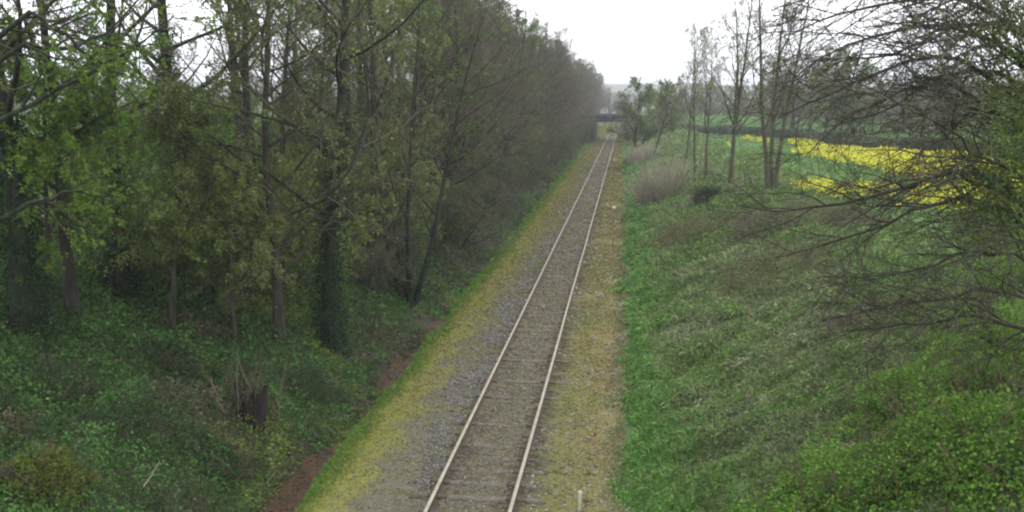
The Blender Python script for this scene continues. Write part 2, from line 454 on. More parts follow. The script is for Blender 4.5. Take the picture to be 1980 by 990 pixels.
link('moss_turf', g.mesh('moss_turf', [M['blade']]), kind='stuff', label='yellow green moss and short turf along both sides of the rails', cat='moss')

# grass on the right bank
g = Geo(); rng = np.random.default_rng(22)
x, y = samp(290000, 2.4, 12.5, 12.5, 160, rng, 1.9)
k = (x > 2.85 + (fbm(y / .9, y * 0, 83) - .5) * .9) ; x, y = x[k], y[k]
n = len(x)
e = 1 - sst(3.1, 4.6, x + (fbm(x, y / 2, 13) - .5) * 1.5)
dead = sst(.44, .58, fbm(x / 2.2, y / 2.6, 14)) * (1 - .85 * e) * (1 - sst(8, 10.5, x))
lush = pal(rng, n, [(.07, .16, .03), (.09, .19, .035), (.055, .12, .03), (.11, .20, .05)], .35)
mid = pal(rng, n, [(.085, .14, .04), (.11, .15, .05), (.06, .11, .03), (.13, .16, .06)], .35)
ded = pal(rng, n, [(.14, .14, .085), (.16, .16, .10), (.12, .12, .065), (.19, .19, .125)], .25)
c = np.where(rng.random((n, 1)) < e[:, None], lush, mid)
c = np.where(rng.random((n, 1)) < .42 * dead[:, None], ded, c)
dk = vnoise(x * 1.6, y * 1.1, 15)
ton = vnoise(x * 3.2, y * 2.6, 101) * .6 + vnoise(x * 6.5, y * 5, 102) * .4
c = c * (.55 + 1.05 * ton)[:, None] * np.array([1.08, 1.10, 1.12])
tuft_blades(g, x, y, rng, .26 * (.2 + .7 * dk + .7 * ton), .026, c, lean=1.0, droop=.45)
x, y = samp(60000, 3.0, 13, 12.5, 90, rng, 1.9)
k = fbm(x / 1.3, y / 1.5, 66) + .12 * sst(6, 9, x) > .53; x, y = x[k], y[k]; n = len(x)
s_ = (y / 20) ** .85; D = rng.normal(size=(n, 3)); D[:, 2] += .5
hh = vnoise(x * 1.5, y * 1.5, 67)
cards(g, np.stack([x, y, H(x, y) + rng.random(n) * (.08 + .3 * hh)], -1), D, .05 * s_, .07 * s_, pal(rng, n, [(.07, .15, .03), (.10, .18, .035), (.12, .19, .05), (.055, .12, .03)], .35), rng)
link('bank_grass', g.mesh('bank_grass', [M['blade']]), kind='stuff', label='tangled green and straw coloured grass covering the right bank', cat='grass')

g = Geo(); rng = np.random.default_rng(29)
y = 13 + 20 * rng.random(2200); x = -3.9 + rng.normal(size=2200) * .3; n = len(x)
D = rng.normal(size=(n, 3)); D[:, 2] *= .25
cards(g, np.stack([x, y, np.maximum(H(x, y), -.42) + .01], -1), D, .03, .06 + .16 * rng.random(n) ** 3, pal(rng, n, [(.06, .032, .014), (.035, .025, .015), (.08, .058, .034), (.05, .08, .03), (.13, .11, .08)], .3), rng, droop=0)
link('leaf_litter', g.mesh('leaf_litter', [M['blade']]), kind='stuff', label='brown leaves and bits of stem lying on the orange ditch silt', cat='litter')
# undergrowth on the left bank: ivy, nettles, bramble leaves
g = Geo(); rng = np.random.default_rng(23)
x, y = samp(290000, -17, -3.3, 11.5, 260, rng, 1.8)
k = (x < -4.3 + .9 * (1 - ditch_open(y)) + .25 * sst(24, 20, y) + (fbm(x, y / 1.6, 19) - .5) * 1.1) ; x, y = x[k], y[k]; n = len(x)
p = fbm(x / 1.6, y / 2.0, 29); q = fbm(x / 3.5, y / 3.5, 30)
c = pal(rng, n, [(.035, .075, .022), (.05, .10, .03), (.03, .055, .02), (.065, .085, .035)], .35)
c = np.where((p > .55)[:, None] & (rng.random((n, 1)) < .8), pal(rng, n, [(.055, .12, .03), (.05, .11, .03), (.07, .14, .035)], .3), c)
c = np.where((p < .40)[:, None] & (rng.random((n, 1)) < .6), pal(rng, n, [(.09, .075, .05), (.06, .055, .035), (.12, .10, .07)], .35), c)
c = np.where((q > .66)[:, None] & (rng.random((n, 1)) < .6), pal(rng, n, [(.10, .14, .025), (.12, .15, .03)], .3), c)
ton = vnoise(x * 3.0, y * 2.4, 103) * .6 + vnoise(x * 6, y * 5, 104) * .4
c = c * (.5 + 1.3 * ton)[:, None] * 1.1
z = H(x, y) + rng.random(n) ** 1.5 * (.35 + 1.2 * ton) * (.12 + .45 * vnoise(x * 1.3, y * 1.3, 33)) * np.clip((-x - 3.6) / 1.6, .12, 1)
D = rng.normal(size=(n, 3)); D[:, 2] += .4
s = (y / 20) ** .85
cards(g, np.stack([x, y, z], -1), D, .055 * s * (.6 + .8 * rng.random(n)), .075 * s * (.6 + .8 * rng.random(n)), c, rng)
x, y = samp(75000, -17, -4.2, 11.5, 80, rng, 1.8); n = len(x)
tuft_blades(g, x, y, rng, .35, .02, pal(rng, n, [(.11, .10, .065), (.08, .075, .045), (.07, .11, .035), (.06, .10, .03), (.05, .09, .03), (.09, .12, .045)], .3), lean=1.2, droop=.5)
link('ground_cover', g.mesh('ground_cover', [M['leaf']]), kind='stuff', label='dark ivy, nettles and brambles covering the left bank', cat='undergrowth')

# field: green crop, yellow flowers
def in_poly(u, v, poly):
    r = np.zeros(len(u), bool); m = len(poly)
    for i in range(m):
        (x0, y0), (x1, y1) = poly[i], poly[(i + 1) % m]
        cnd = ((y0 > v) != (y1 > v)) & (u < (x1 - x0) * (v - y0) / (y1 - y0 + 1e-9) + x0)
        r ^= cnd
    return r
g = Geo(); rng = np.random.default_rng(24)
x = 8.5 + 110 * rng.random(420000); y = 24 + 170 * rng.random(420000)
keep = rng.random(len(x)) < np.minimum(1, (60 / y) ** 1.6) * .6
u, v = project(np.stack([x, y, H(x, y)], -1)); keep &= (u > 1150) & (u < 2250) & (x > 8.5 + rng.random(len(x)) * 3)
x, y = x[keep], y[keep]; n = len(x)
q = fbm(x / 9, y / 9, 71)[:, None]
c = pal(rng, n, [(.125, .215, .06), (.14, .235, .07), (.11, .19, .06)], .2) * (.8 + .45 * q)
tuft_blades(g, x, y, rng, .16, .05, c, lean=.8, grow_p=.7)
link('field_crop', g.mesh('field_crop', [M['blade']]), kind='stuff', label='low green crop filling the field beyond the right bank', cat='crop')
g = Geo()
x = 6 + 120 * rng.random(1900000); y = 28 + 140 * rng.random(1900000)
u, v = project(np.stack([x, y, H(x, y) + .4], -1))
U1 = [(1340, 263), (1480, 268), (1560, 272), (1700, 289), (1820, 296), (1960, 313), (2080, 330), (2080, 410), (1850, 400), (1730, 398), (1790, 345), (1690, 322), (1560, 296), (1440, 290)]
U2 = [(1520, 352), (1600, 347), (1735, 358), (1760, 374), (1610, 374)]
jit = (fbm(u / 35, v / 9, 91) - .5)
k1 = in_poly(u, v + jit * 22, U1); k2 = in_poly(u, v + jit * 10, U2)
dens = sst(1440, 1720, u) * .93 + .07
patch = fbm(u / 60, v / 14, 92)
k = (k1 & (patch > .52 - .34 * dens) | (k2 & (patch > .3))) & (rng.random(len(x)) < np.minimum(1, (50 / y) ** 1.2) * (.15 + .6 * dens))
x, y = x[k], y[k]; n = len(x); z = H(x, y)
s = (y / 50) ** .7
c = pal(rng, n, [(.56, .52, .035), (.48, .46, .04), (.60, .55, .045), (.16, .24, .05)], .15)
D = rng.normal(size=(n, 3)); D[:, 2] += .6
cards(g, np.stack([x, y, z + .25 + .3 * rng.random(n)], -1), D, .11 * s, .13 * s, c, rng)
link('oilseed_crop', g.mesh('oilseed_crop', [M['blade']]), kind='stuff', label='bright yellow flowering oilseed strips across the green field', cat='flowering crop')
print('yellow', n)

# ------------------------------------------------------------------ trees
BR = [(.085, .085, .048), (.068, .068, .040), (.10, .10, .058)]
PUR = [(.115, .098, .072), (.095, .082, .060), (.13, .112, .082)]
OLV = [(.13, .18, .045), (.17, .22, .055), (.11, .16, .04), (.18, .19, .08)]
GRN = [(.10, .18, .025), (.13, .21, .03), (.08, .15, .025), (.15, .22, .04)]

def tree_mesh(seed, h, r0, nl, t0, llen, lang, ltrop, sub, subang, fine, twc, leaves, leafc, lsize=.06, bark='bark', wob=.04, stems=1, lean=0.0,
              twr=.006, utrop=.03, ivy=0, bias=None, fine2=3, finelen=.35, spread=.25, shr=.55, fork=0):
    rng = np.random.default_rng(seed)
    if stems == 1:
        D0 = np.array([[lean, 0, 1.0]]); P0 = np.zeros((1, 3))
    else:
        a = np.arange(stems) / stems * 2 * np.pi + rng.random(stems)
        D0 = np.stack([np.cos(a) * spread + lean, np.sin(a) * spread, np.ones(stems)], -1)
        P0 = np.stack([np.cos(a) * r0 * .7, np.sin(a) * r0 * .7, a * 0], -1)
    P0 = P0 - np.array([0, 0, .3])
    Ls = h * (0.85 + .2 * rng.random(len(P0)))
    T, TR = grow(rng, P0, D0, Ls, 12, wob, .02, r0, r0 * .12)
    if fork:
        T[0, fork:, :2] -= T[0, fork - 1, :2] * .75; T[0, :fork, :2] *= .25
        for j in range(1, stems): T[j, fork:] = T[j, fork:] - T[j, fork - 1] + T[0, fork - 1]; T[j, :fork] = T[0, :fork] + np.array([.01, .012, 0]) * j
    TR = TR.copy(); TR[:, 0] *= 1.5; TR[:, 1] *= 1.12
    trunk = Geo(); tubes(trunk, T, TR, 9 if stems == 1 else 7, (.1, .1, .1))
    L1, R1 = kids(rng, T, TR, nl, t0, .97, lang, llen, 7, .11, ltrop, twr * 1.5, shrink=shr, rf=.5, bias=bias)
    tubes(trunk, L1, R1, 5, (.1, .1, .1))
    L2, R2 = kids(rng, L1, R1, sub, .15, 1., subang, .5, 5, .14, utrop, twr * 1.2, shrink=.4, rf=.55)
    crown = Geo()
    tubes(crown, L2, R2, 3, pal(rng, len(L2), twc, .2))
    L3, R3 = kids(rng, L2, R2, fine, .1, 1., .75, .5, 4, .16, utrop, twr, shrink=.4, rf=.5)
    tubes(crown, L3, R3, 3, pal(rng, len(L3), twc, .2))
    last = [L2, L3]
    if fine2:
        L4, R4 = kids(rng, L3, R3, fine2, .1, 1., .7, finelen + .2, 3, .15, utrop, twr * .7, shrink=.3, rf=.5)
        tubes(crown, L4, R4, 3, pal(rng, len(L4), twc, .2)); last = [L3, L4]
    if leaves:
        for Lc, m in zip(last, (leaves // 3, leaves - leaves // 3)):
            p, t = pts_on(rng, Lc, m // 4 + 1)
            p = np.repeat(p, 4, 0)[:m]; t = np.repeat(t, 4, 0)[:m]
            D = t + rng.normal(size=(m, 3)) * .9
            cards(crown, p + rng.normal(size=(m, 3)) * lsize * .75, D, lsize * .8 * (.6 + .8 * rng.random(m)), lsize * (.7 + .8 * rng.random(m)), pal(rng, m, leafc, .3), rng, 1)
    out = {'trunk': trunk.mesh('trunk', [M[bark]], True), 'crown': crown.mesh('crown', [M['twig'], M['leaf']])}
    if ivy:
        iv = Geo(); m = int(ivy * 900)
        tt = rng.random(m) ** 1.3 * ivy / h; xi = tt * 11; i0 = np.minimum(xi.astype(int), 10); f = (xi - i0)[:, None]
        si = rng.integers(0, len(T), m)
        p = T[si, i0] * (1 - f) + T[si, i0 + 1] * f
        a = rng.random(m) * 2 * np.pi; rad = (TR[si, i0] + .02 + .16 * rng.random(m) ** 2 * (1 + fbm(a * 2, tt * 20, 3)))
        rd = np.stack([np.cos(a), np.sin(a), a * 0], -1)
        D = rd * .5 + rng.normal(size=(m, 3)) * .7
        cards(iv, p + rd * rad[:, None], D, .055, .07, pal(rng, m, [(.018, .04, .015), (.025, .055, .02), (.035, .065, .025), (.015, .028, .014)], .3), rng)
        out['ivy'] = iv.mesh('ivy', [M['leaf']])
    return out

def put_tree(name, parts, label, cat, loc, rz=0, s=1.0, group=None):
    t = thing(name, label, cat, loc, rz, group, s)
    for k in ('trunk', 'crown', 'ivy'):
        if k in parts: link(k, parts[k], t)
    return t

# --- kinds
W = []   # trees of the dense wood, twiggy, narrow
for i in range(6):
    W.append(tree_mesh(100 + i, 14.5 + (i % 3), .15 + .02 * (i % 2), 34, .14 + .05 * (i % 2), .30, 1.0, .05, 7, .85, 5, PUR if i % 2 else BR, [6000, 1000, 9000, 5000, 7500, 800][i], (OLV, [(.10, .18, .045), (.13, .21, .055), (.09, .14, .04)])[i // 2 % 2],
                       .085, 'bark', .035, utrop=.05, twr=.0075, fine2=3, shr=.82))
WI = [tree_mesh(120 + i, 15.0, .20, 26, .25, .28, 1.0, .05, 6, .85, 4, BR, 1500, OLV, .07, 'bark_ivy', .03, ivy=(6.5, 4.5)[i], twr=.006) for i in range(2)]
WO = [tree_mesh(110 + i, 15.5, .17 + .03 * i, 12, .45, .26, .8, .08, 5, .8, 4, BR, 3200, OLV, .09, 'bark', .03, utrop=.05, twr=.007, fine2=2) for i in range(3)]
LG = [tree_mesh(130 + i, 7.5, .09, 22, .2, .42, 1.1, .0, 7, .9, 5, BR, (27000, 22000, 20000)[i], (GRN, OLV, [(.14, .17, .06), (.18, .21, .06), (.12, .17, .05), (.17, .16, .09)])[i], .075,
                'bark', .07, utrop=.0, twr=.003, fine2=2) for i in range(3)]
SM = [tree_mesh(140 + i, 13.0, .12, 17, .30, .34, .62, .14, 5, .6, 4, [(.14, .135, .10), (.16, .15, .12), (.115, .105, .08)], (2600, 3600)[i % 2], [(.22, .27, .10), (.18, .23, .09)], .065, 'bark_green', .035, utrop=.09, twr=.007, fine2=3) for i in range(4)]
FORK = [tree_mesh(150 + i, 12.5, .14, 12, .25, .32, .55, .14, 5, .6, 4, [(.14, .135, .10), (.16, .15, .12), (.115, .105, .08)], 2600, [(.22, .27, .10), (.18, .23, .09)], .065, 'bark_green', .03, utrop=.09, twr=.007, stems=2 + i, spread=(.20, .10)[i], fork=(4, 0)[i]) for i in range(2)]
FARC = [(.18, .24, .09), (.21, .25, .11)]
FAR = [tree_mesh(160 + i, 9.5, .2, 22, .15, .42, 1.0, .06, 6, .8, 4, ([(.13, .11, .095), (.11, .095, .08)], [(.14, .135, .12), (.12, .115, .10)], BR)[i], (500, 400, 15000)[i], FARC, (.1, .1, .11)[i], 'bark', .05, utrop=.05, twr=.018, fine2=3) for i in range(3)]

# --- distinct near trees at the left
def left(u, v, name, parts, label, cat='tree', rz=0, s=1.0, y=None):
    p = ground_at(u, v)
    if y is not None: p = at_y(u, v, y); p[2] = gz(p[0], p[1])
    print(name, u, v, np.round(p, 1))
    return put_tree(name, parts, label, cat, (p[0], p[1], gz(p[0], p[1])), rz, s)
left(640, 672, 'ivy_clad_tree', WI[0], 'tall ivy-clad tree with the thickest dark trunk, foot just above the orange ditch', rz=.3, s=1.05)
left(540, 655, 'dark_trunk_tree', W[0], 'dark-footed tree on the left bank just beside the thick ivy-clad trunk', rz=1.2, s=.9)
left(50, 640, 'broad_trunk_tree', WI[1], 'broad dark trunk at the left edge above the shaded bank', rz=2.0, s=1.15)
left(140, 606, 'thin_dark_tree', W[3], 'thin dark trunk second from the left edge, behind the bright green maple crown', rz=.7, s=.9)
left(236, 572, 'straight_trunk_tree', WI[1], 'straight dark trunk third from the left edge above a patch of green nettles', rz=4.0, s=1.0)
left(352, 520, 'tall_dark_tree', WI[0], 'tall dark trunk crossing the sky gap at the top left', rz=5.1, s=1.1)
left(792, 592, 'multi_stem_tree', tree_mesh(171, 11, .11, 10, .25, .3, .8, .06, 6, .8, 4, BR, 1200, OLV, .06, 'bark_ivy', .04, stems=4, spread=.3, ivy=2.5),
     'coppiced tree with several dark stems spreading from one foot beside the ditch')
left(842, 478, 'straight_pole_tree', W[1], 'straight slim dark tree right of the many-stemmed coppice', rz=.2, s=.95)
left(872, 478, 'short_leaning_tree', W[5], 'slim short-branched tree with a reddish foot where the bank meets the verge', rz=2.2, s=.8)
left(90, 560, 'maple_tree', LG[0], 'young maple with bright yellow-green leaves at the left edge', rz=.5, s=.92, y=21)
left(330, 560, 'hawthorn_tree', LG[1], 'small tree dotted with yellow-green and brownish leaves left of the ivy-clad trunk', rz=1.5, s=.86, y=23)
left(450, 560, 'budding_tree', LG[2], 'brownish budding tree overhanging the bank beside the ivy-clad trunk', rz=3.6, s=.72, y=24)
left(745, 470, 'bronze_leaved_tree', LG[2], 'small bronze-leaved tree between the ivy-clad trunk and the straight slim tree', rz=3.1, s=.85, y=36)

# --- rest of the wood
rng = np.random.default_rng(55)
GW = 'bare twiggy trees of the dense wood on the left'
cnt = 0; Yp = 27.0
while Yp < 340:
    step = 2.3 if Yp < 120 else (3.6 if Yp < 200 else 6)
    for row, (xa, xb) in enumerate(((-7.2, -5.6), (-10.5, -8.0), (-14, -11))):
        if Yp < 34 and row == 0: continue
        if 160 < Yp < 178 and row < 2: continue
        if row and Yp > 110 and rng.random() < .55: continue
        if row == 2 and rng.random() < .5: continue
        xx = rng.uniform(xa, xb); yy = Yp + rng.uniform(-1.2, 1.2)
        k = rng.integers(0, 6) if rng.random() < .85 or row else 6
        if yy > 62 and rng.random() < .75: k = (1, 5)[int(rng.random() < .5)]
        parts = W[k] if k < 6 else WI[1]
        uu, _ = project(np.array([xx, yy, 8.0]))
        if uu < 500 or 660 < uu < 830:
            parts = WO[k % 3]
            if rng.random() < .2: continue
        near = yy < 60
        t = put_tree('woodland_tree', parts, 'bare brown twiggy tree in the dense wood along the left of the line' if near else 'bare purplish-brown tree far along the left of the line',
                 'tree', (xx, yy, gz(xx, yy) - .05), rng.uniform(0, 6.28), rng.uniform(.82, 1.02) * (.92 if row == 0 else 1.0), GW + (', near part' if near else ', far part'))
        t.rotation_euler[1] = rng.normal() * .03 + (.03 if row == 0 else 0)
        cnt += 1
    Yp += step
print('wood', cnt)
# left shrubs at the wood edge, receding
SH = [tree_mesh(180 + i, 3.6, .05, 14, .05, .5, .9, .05, 6, .8, 4, (BR, PUR)[i], (3500, 900)[i], [(.08, .13, .03), (.10, .13, .035), (.06, .10, .03)], .09, 'bark', .08, stems=4, spread=.6, twr=.006) for i in range(2)]
USH = [tree_mesh(184 + i, 4.4, .05, 14, .1, .5, .9, .05, 6, .8, 4, BR, 8500, ([(.12, .23, .04), (.14, .26, .045), (.09, .17, .035)], [(.15, .21, .045), (.12, .18, .04), (.17, .19, .06)])[i], .10, 'bark', .08, stems=4, spread=.6, twr=.006) for i in range(2)]
for Yp in np.arange(33, 160, 3.4):
    xx = rng.uniform(-6.6, -5.0); k = int(rng.random() < .55)
    put_tree('edge_shrub', SH[k], ('low leafy green shrub at the foot of the left wood beside the verge', 'low bare brown shrub at the foot of the left wood beside the verge')[k], 'shrub',
             (xx, Yp, gz(xx, Yp)), rng.uniform(0, 6.28), rng.uniform(.6, 1.1), ('leafy shrubs along the wood edge', 'bare shrubs along the wood edge')[k])
for xx, yy, q in ((-4.4, 158, 1.3), (-4.9, 163, 1.5), (-3.9, 164, 1.1), (4.4, 160, 1.3), (4.1, 165, 1.2)):
    put_tree('bridge_shrub', SH[0], 'hazy green shrub hiding the foot of the far bridge', 'shrub', (xx, yy, gz(xx, yy)), yy, q, 'shrubs against the far bridge')
# understorey shrubs inside the wood
for i in range(60):
    yy = rng.uniform(25, 85); xx = rng.uniform(-17, -7.5)
    put_tree('understorey_shrub', USH[i % 2], 'green understorey shrub in the shade between the trunks', 'shrub', (xx, yy, gz(xx, yy)), rng.uniform(0, 6.28), rng.uniform(.6, 1.15), 'understorey shrubs')
# trees far behind the wood, across the meadow at the left
for i in range(26):
    yy = rng.uniform(90, 150); xx = rng.uniform(-95, -22)
    put_tree('meadow_edge_tree', FAR[i % 3], 'hazy tree beyond the meadow seen between the left trunks', 'tree', (xx, yy, gz(xx, yy)), rng.uniform(0, 6.28), rng.uniform(.6, .85), 'trees beyond the left meadow')

# --- right-hand trees
def right(u, v, parts, label, name='slender_tree', rz=0, s=1.0, tilt=0.0, y=None):
    p = ground_at(u, v)
    if y: p = at_y(u, v, y)
    print(name, u, v, np.round(p, 1))
    t = put_tree(name, parts, label, 'tree', (p[0], p[1], gz(p[0], p[1]) - .05), rz, s)
    t.rotation_euler[1] = tilt
    return t
LEAN = tree_mesh(190, 7.5, .11, 18, .35, .34, .9, .06, 6, .8, 4, BR, 4200, [(.10, .13, .04), (.12, .14, .05), (.08, .11, .04)], .10, 'bark', .05, twr=.008)
right(1262, 312, LEAN, 'leaning dark tree with a small leafy crown behind the grey brush clump', 'leaning_tree', 0.0, 1.2, .2)
right(1325, 322, SM[0], 'slender bare tree, first and thinnest of the row beside the field', rz=.5, s=.85, tilt=.07)
right(1343, 350, SM[1], 'slender bare tree, second of the row beside the field', rz=2.5, s=.8)
right(1364, 352, SM[2], 'slender bare tree just left of the tree with the low fork', rz=4.5, s=.85, tilt=-.03)
right(1410, 362, FORK[0], 'bare tree with a low fork into two upright limbs beside the field', 'forked_tree', .2, .95)
right(1490, 375, FORK[1], 'bare tree of three close upright stems beside the yellow field', 'triple_stem_tree', 1.1, .98)
if 0: right(1512, 365, SM[3], 'bare upright tree just right of the three-stemmed tree', rz=3.0, s=.9)
# small trees near the bridge
for (u, v, s, k, lab) in ((1215, 283, .75, 1, 'grey bare tree just right of the far bridge'), (1228, 285, 1.0, 2, 'rounded leafy tree right of the far bridge'),
                          (1275, 262, .8, 2, 'smaller green tree behind the leaning tree'), (1300, 258, .7, 0, 'low brown tree at the far corner of the green field')):
    right(u, v, FAR[k], lab, 'lineside_tree', u * .1, s, 0, y=(150 if u < 1220 else (110 if u < 1250 else 150)))
for i in range(12):
    yy = rng.uniform(300, 390); xx = rng.uniform(-9, 16)
    put_tree('line_end_tree', FAR[i % 2], 'hazy grey tree beyond the far bridge', 'tree', (xx, yy, gz(xx, yy)), rng.uniform(0, 6.28), rng.uniform(.8, 1.15), 'hazy trees beyond the far bridge')
# distant woodland behind the hedge
GF = 'far bare trees behind the field hedge'
for i in range(70):
    u = 1290 + 740 * (i + rng.random()) / 70
    yy = rng.uniform(175, 260) if u < 1480 else rng.uniform(120, 215)
    p = at_y(u, 200, yy)
    k = (0, 1, 1, 0, 2)[i % 5]
    put_tree('distant_tree', FAR[k], ('far bare brown tree behind the field hedge', 'far bare grey tree behind the field hedge', 'far leafy olive-green tree behind the field hedge')[k], 'tree', (p[0], yy, gz(p[0], yy)),
             rng.uniform(0, 6.28), rng.uniform(.75, 1.25) * (.8 if u < 1480 else 1.0), ('far brown trees behind the hedge', 'far grey trees behind the hedge', 'far leafy trees behind the hedge')[k])

# --- hedge along the far side of the field
def hedge(pts, hh, ww, n, cols, label, name='field_hedge'):
    rng = np.random.default_rng(abs(hash(name)) % 1000 if False else len(label))
    pts = np.asarray(pts, float); seg = np.linalg.norm(np.diff(pts, axis=0), axis=1); cs = np.concatenate([[0], np.cumsum(seg)])
    t = rng.random(n) * cs[-1]; x = np.interp(t, cs, pts[:, 0]); y = np.interp(t, cs, pts[:, 1])
    hloc = hh * (.75 + .5 * vnoise(t / 3, t * 0, 4))
    z = rng.random(n) ** .6 * hloc
    x = x + rng.normal(size=n) * ww * .4; y = y + rng.normal(size=n) * ww * .4
    g = Geo(); cards(g, np.stack([x, y, H(x, y) + z], -1), rng.normal(size=(n, 3)), .28, .34, pal(rng, n, cols, .3), rng)
    root = thing(name, label, 'hedge')
    link('foliage', g.mesh('foliage', [M['leaf']]), root)
    m = int(cs[-1] / .8); t = (np.arange(m) + rng.random(m)) / m * cs[-1]; x = np.interp(t, cs, pts[:, 0]); y = np.interp(t, cs, pts[:, 1])
    P, Rr = grow(rng, np.stack([x, y, H(x, y) - .1], -1), np.array([[0, 0, 1.]]) + rng.normal(size=(m, 3)) * .15, hh, 4, .1, 0, .04, .02)
    g = Geo(); tubes(g, P, Rr, 4, (.06, .05, .04)); link('stems', g.mesh('stems', [M['twig']]), root)
ha = [at_y(u, v, y) for u, v, y in ((1265, 256, 152), (1420, 259, 150), (1560, 270, 128), (1700, 284, 108), (1850, 298, 96), (2080, 318, 84))]
hp = []
for u, v in ((1265, 254), (1420, 258), (1560, 268), (1700, 286), (1850, 296), (2080, 318)):
    p = ground_at(u, v + 6); hp.append((p[0], p[1]))
print('hedge', np.round(hp, 0))
hedge(hp, 1.25, 1.2, 42000, [(.065, .10, .04), (.09, .125, .05), (.06, .08, .04), (.11, .11, .07)], 'dark clipped hedge along the far edge of the yellow and green field')
# a second field edge further off
hp2 = [(p[0] + 18, p[1] + 75) for p in hp[:4]]
hedge(hp2, 3.0, 2.5, 16000, [(.05, .065, .03), (.06, .06, .04)], 'distant brown-green hedge beyond the far pale meadow', 'distant_hedge')

# ------------------------------------------------------------------ shrubs and brambles
def bush(name, label, cat, loc, rx, ry, rz_, nst, nlv, stemc, leafc, ls=.06, up=.9, parts=('stems', 'foliage'), seed=0, droop=-.12, tw=.006, group=None, sh=3, hollow=.45):
    rng = np.random.default_rng(seed)
    root = thing(name, label, cat, loc, 0, group)
    a = rng.random(nst) * 2 * np.pi; rr = rng.random(nst) ** .5
    P0 = np.stack([np.cos(a) * rr * rx * .75, np.sin(a) * rr * ry * .75, a * 0], -1)
    P0[:, 2] = H(P0[:, 0] + loc[0], P0[:, 1] + loc[1]) - loc[2] - .05
    D = np.stack([np.cos(a) * (1 - up), np.sin(a) * (1 - up), a * 0 + up], -1) + rng.normal(size=(nst, 3)) * .25
    P, Rr = grow(rng, P0, D, rz_ * (1.0 + .5 * rng.random(nst)), 6, .12, droop, tw * 2, tw)
    g = Geo(); tubes(g, P, Rr, 3, pal(rng, nst, stemc, .25))
    if sh:
        Q, Qr = kids(rng, P, Rr, sh, .2, 1, .7, .45, 4, .15, .02, tw * .6); tubes(g, Q, Qr, 3, pal(rng, len(Q), stemc, .25))
    link(parts[0], g.mesh(parts[0], [M['twig']]), root)
    if nlv:
        g = Geo(); d = unit(rng.normal(size=(nlv, 3))); d[:, 2] = np.abs(d[:, 2])
        lump = .35 + 1.25 * fbm(d[:, 0] * 2.6 + 5 + seed, d[:, 1] * 2.6 + d[:, 2] * 2 + 5, seed)
        rad = (hollow + (1 - hollow) * rng.random(nlv) ** .6) * lump
        p = d * rad[:, None] * np.array([rx, ry, rz_]); p[:, 2] += H(p[:, 0] + loc[0], p[:, 1] + loc[1]) - loc[2]
        DD = d + rng.normal(size=(nlv, 3)) * .8
        cc = pal(rng, nlv, leafc, .3)
        cards(g, p, DD, ls * .8 * (.6 + .8 * rng.random(nlv)), ls * (.7 + .7 * rng.random(nlv)), cc, rng)
        link(parts[1], g.mesh(parts[1], [M['leaf']]), root)
    return root
def gp(u, v):
    p = ground_at(u, v); return (p[0], p[1], gz(p[0], p[1]))
GREY = [(.27, .26, .175), (.22, .21, .145), (.32, .31, .22)]
BRM = [(.10, .075, .055), (.13, .10, .07), (.085, .065, .05)]
OLB = [(.13, .115, .06), (.10, .10, .05), (.15, .13, .07)]
LVB = [(.10, .14, .05), (.13, .14, .06), (.08, .11, .04), (.15, .13, .08)]
BRM2 = [(.12, .10, .075), (.15, .125, .09), (.095, .085, .06)]
LV = [(.07, .13, .03), (.09, .16, .035), (.05, .10, .03)]
bush('pale_brush_clump', 'large pale grey-brown clump of dry upright stems beside the green verge', 'dry brush', gp(1276, 392), 1.9, 3.0, 1.7, 420, 1200, GREY, [(.17, .18, .09), (.20, .19, .12)], .07, seed=1, up=.9, droop=0, tw=.009)
bush('dry_reed_clump', 'smaller grey-brown dry clump further along toward the bridge', 'dry brush', gp(1238, 318), 1.5, 4, 1.5, 320, 900, GREY, [(.17, .18, .09), (.20, .19, .12)], .09, seed=2, up=.9, droop=0, tw=.014)
bush('evergreen_shrub', 'small dark evergreen shrub at the foot of the forked tree', 'shrub', gp(1362, 396), .7, .8, .9, 60, 2500, BRM, [(.02, .05, .015), (.03, .07, .02)], .08, seed=3)
bush('bramble_thicket', 'low brown bramble thicket in front of the slender trees', 'bramble thicket', gp(1350, 450), 2.4, 4.0, .55, 380, 5200, OLB, LVB, .09, .6, seed=4, tw=.007)
bush('dark_bramble_thicket', 'dark grey-brown brambles below the yellow field under the overhanging boughs', 'bramble thicket', gp(1560, 425), 3.4, 4.0, .65, 520, 7000, BRM2, LVB, .09, .6, seed=5, tw=.007)
bush('olive_bramble_thicket', 'olive-brown bramble mass on the middle of the bank', 'bramble thicket', gp(1500, 520), 2.2, 3.2, .5, 320, 6500, OLB, LVB, .06, .6, seed=6, tw=.005)
bush('withered_bramble_heap', 'withered dark heap of twigs under the lowest bough', 'bramble thicket', gp(1700, 640), 1.3, 1.2, .45, 260, 900, [(.11, .095, .065), (.14, .12, .085), (.06, .05, .04)], LVB, .05, .6, seed=7, tw=.004)
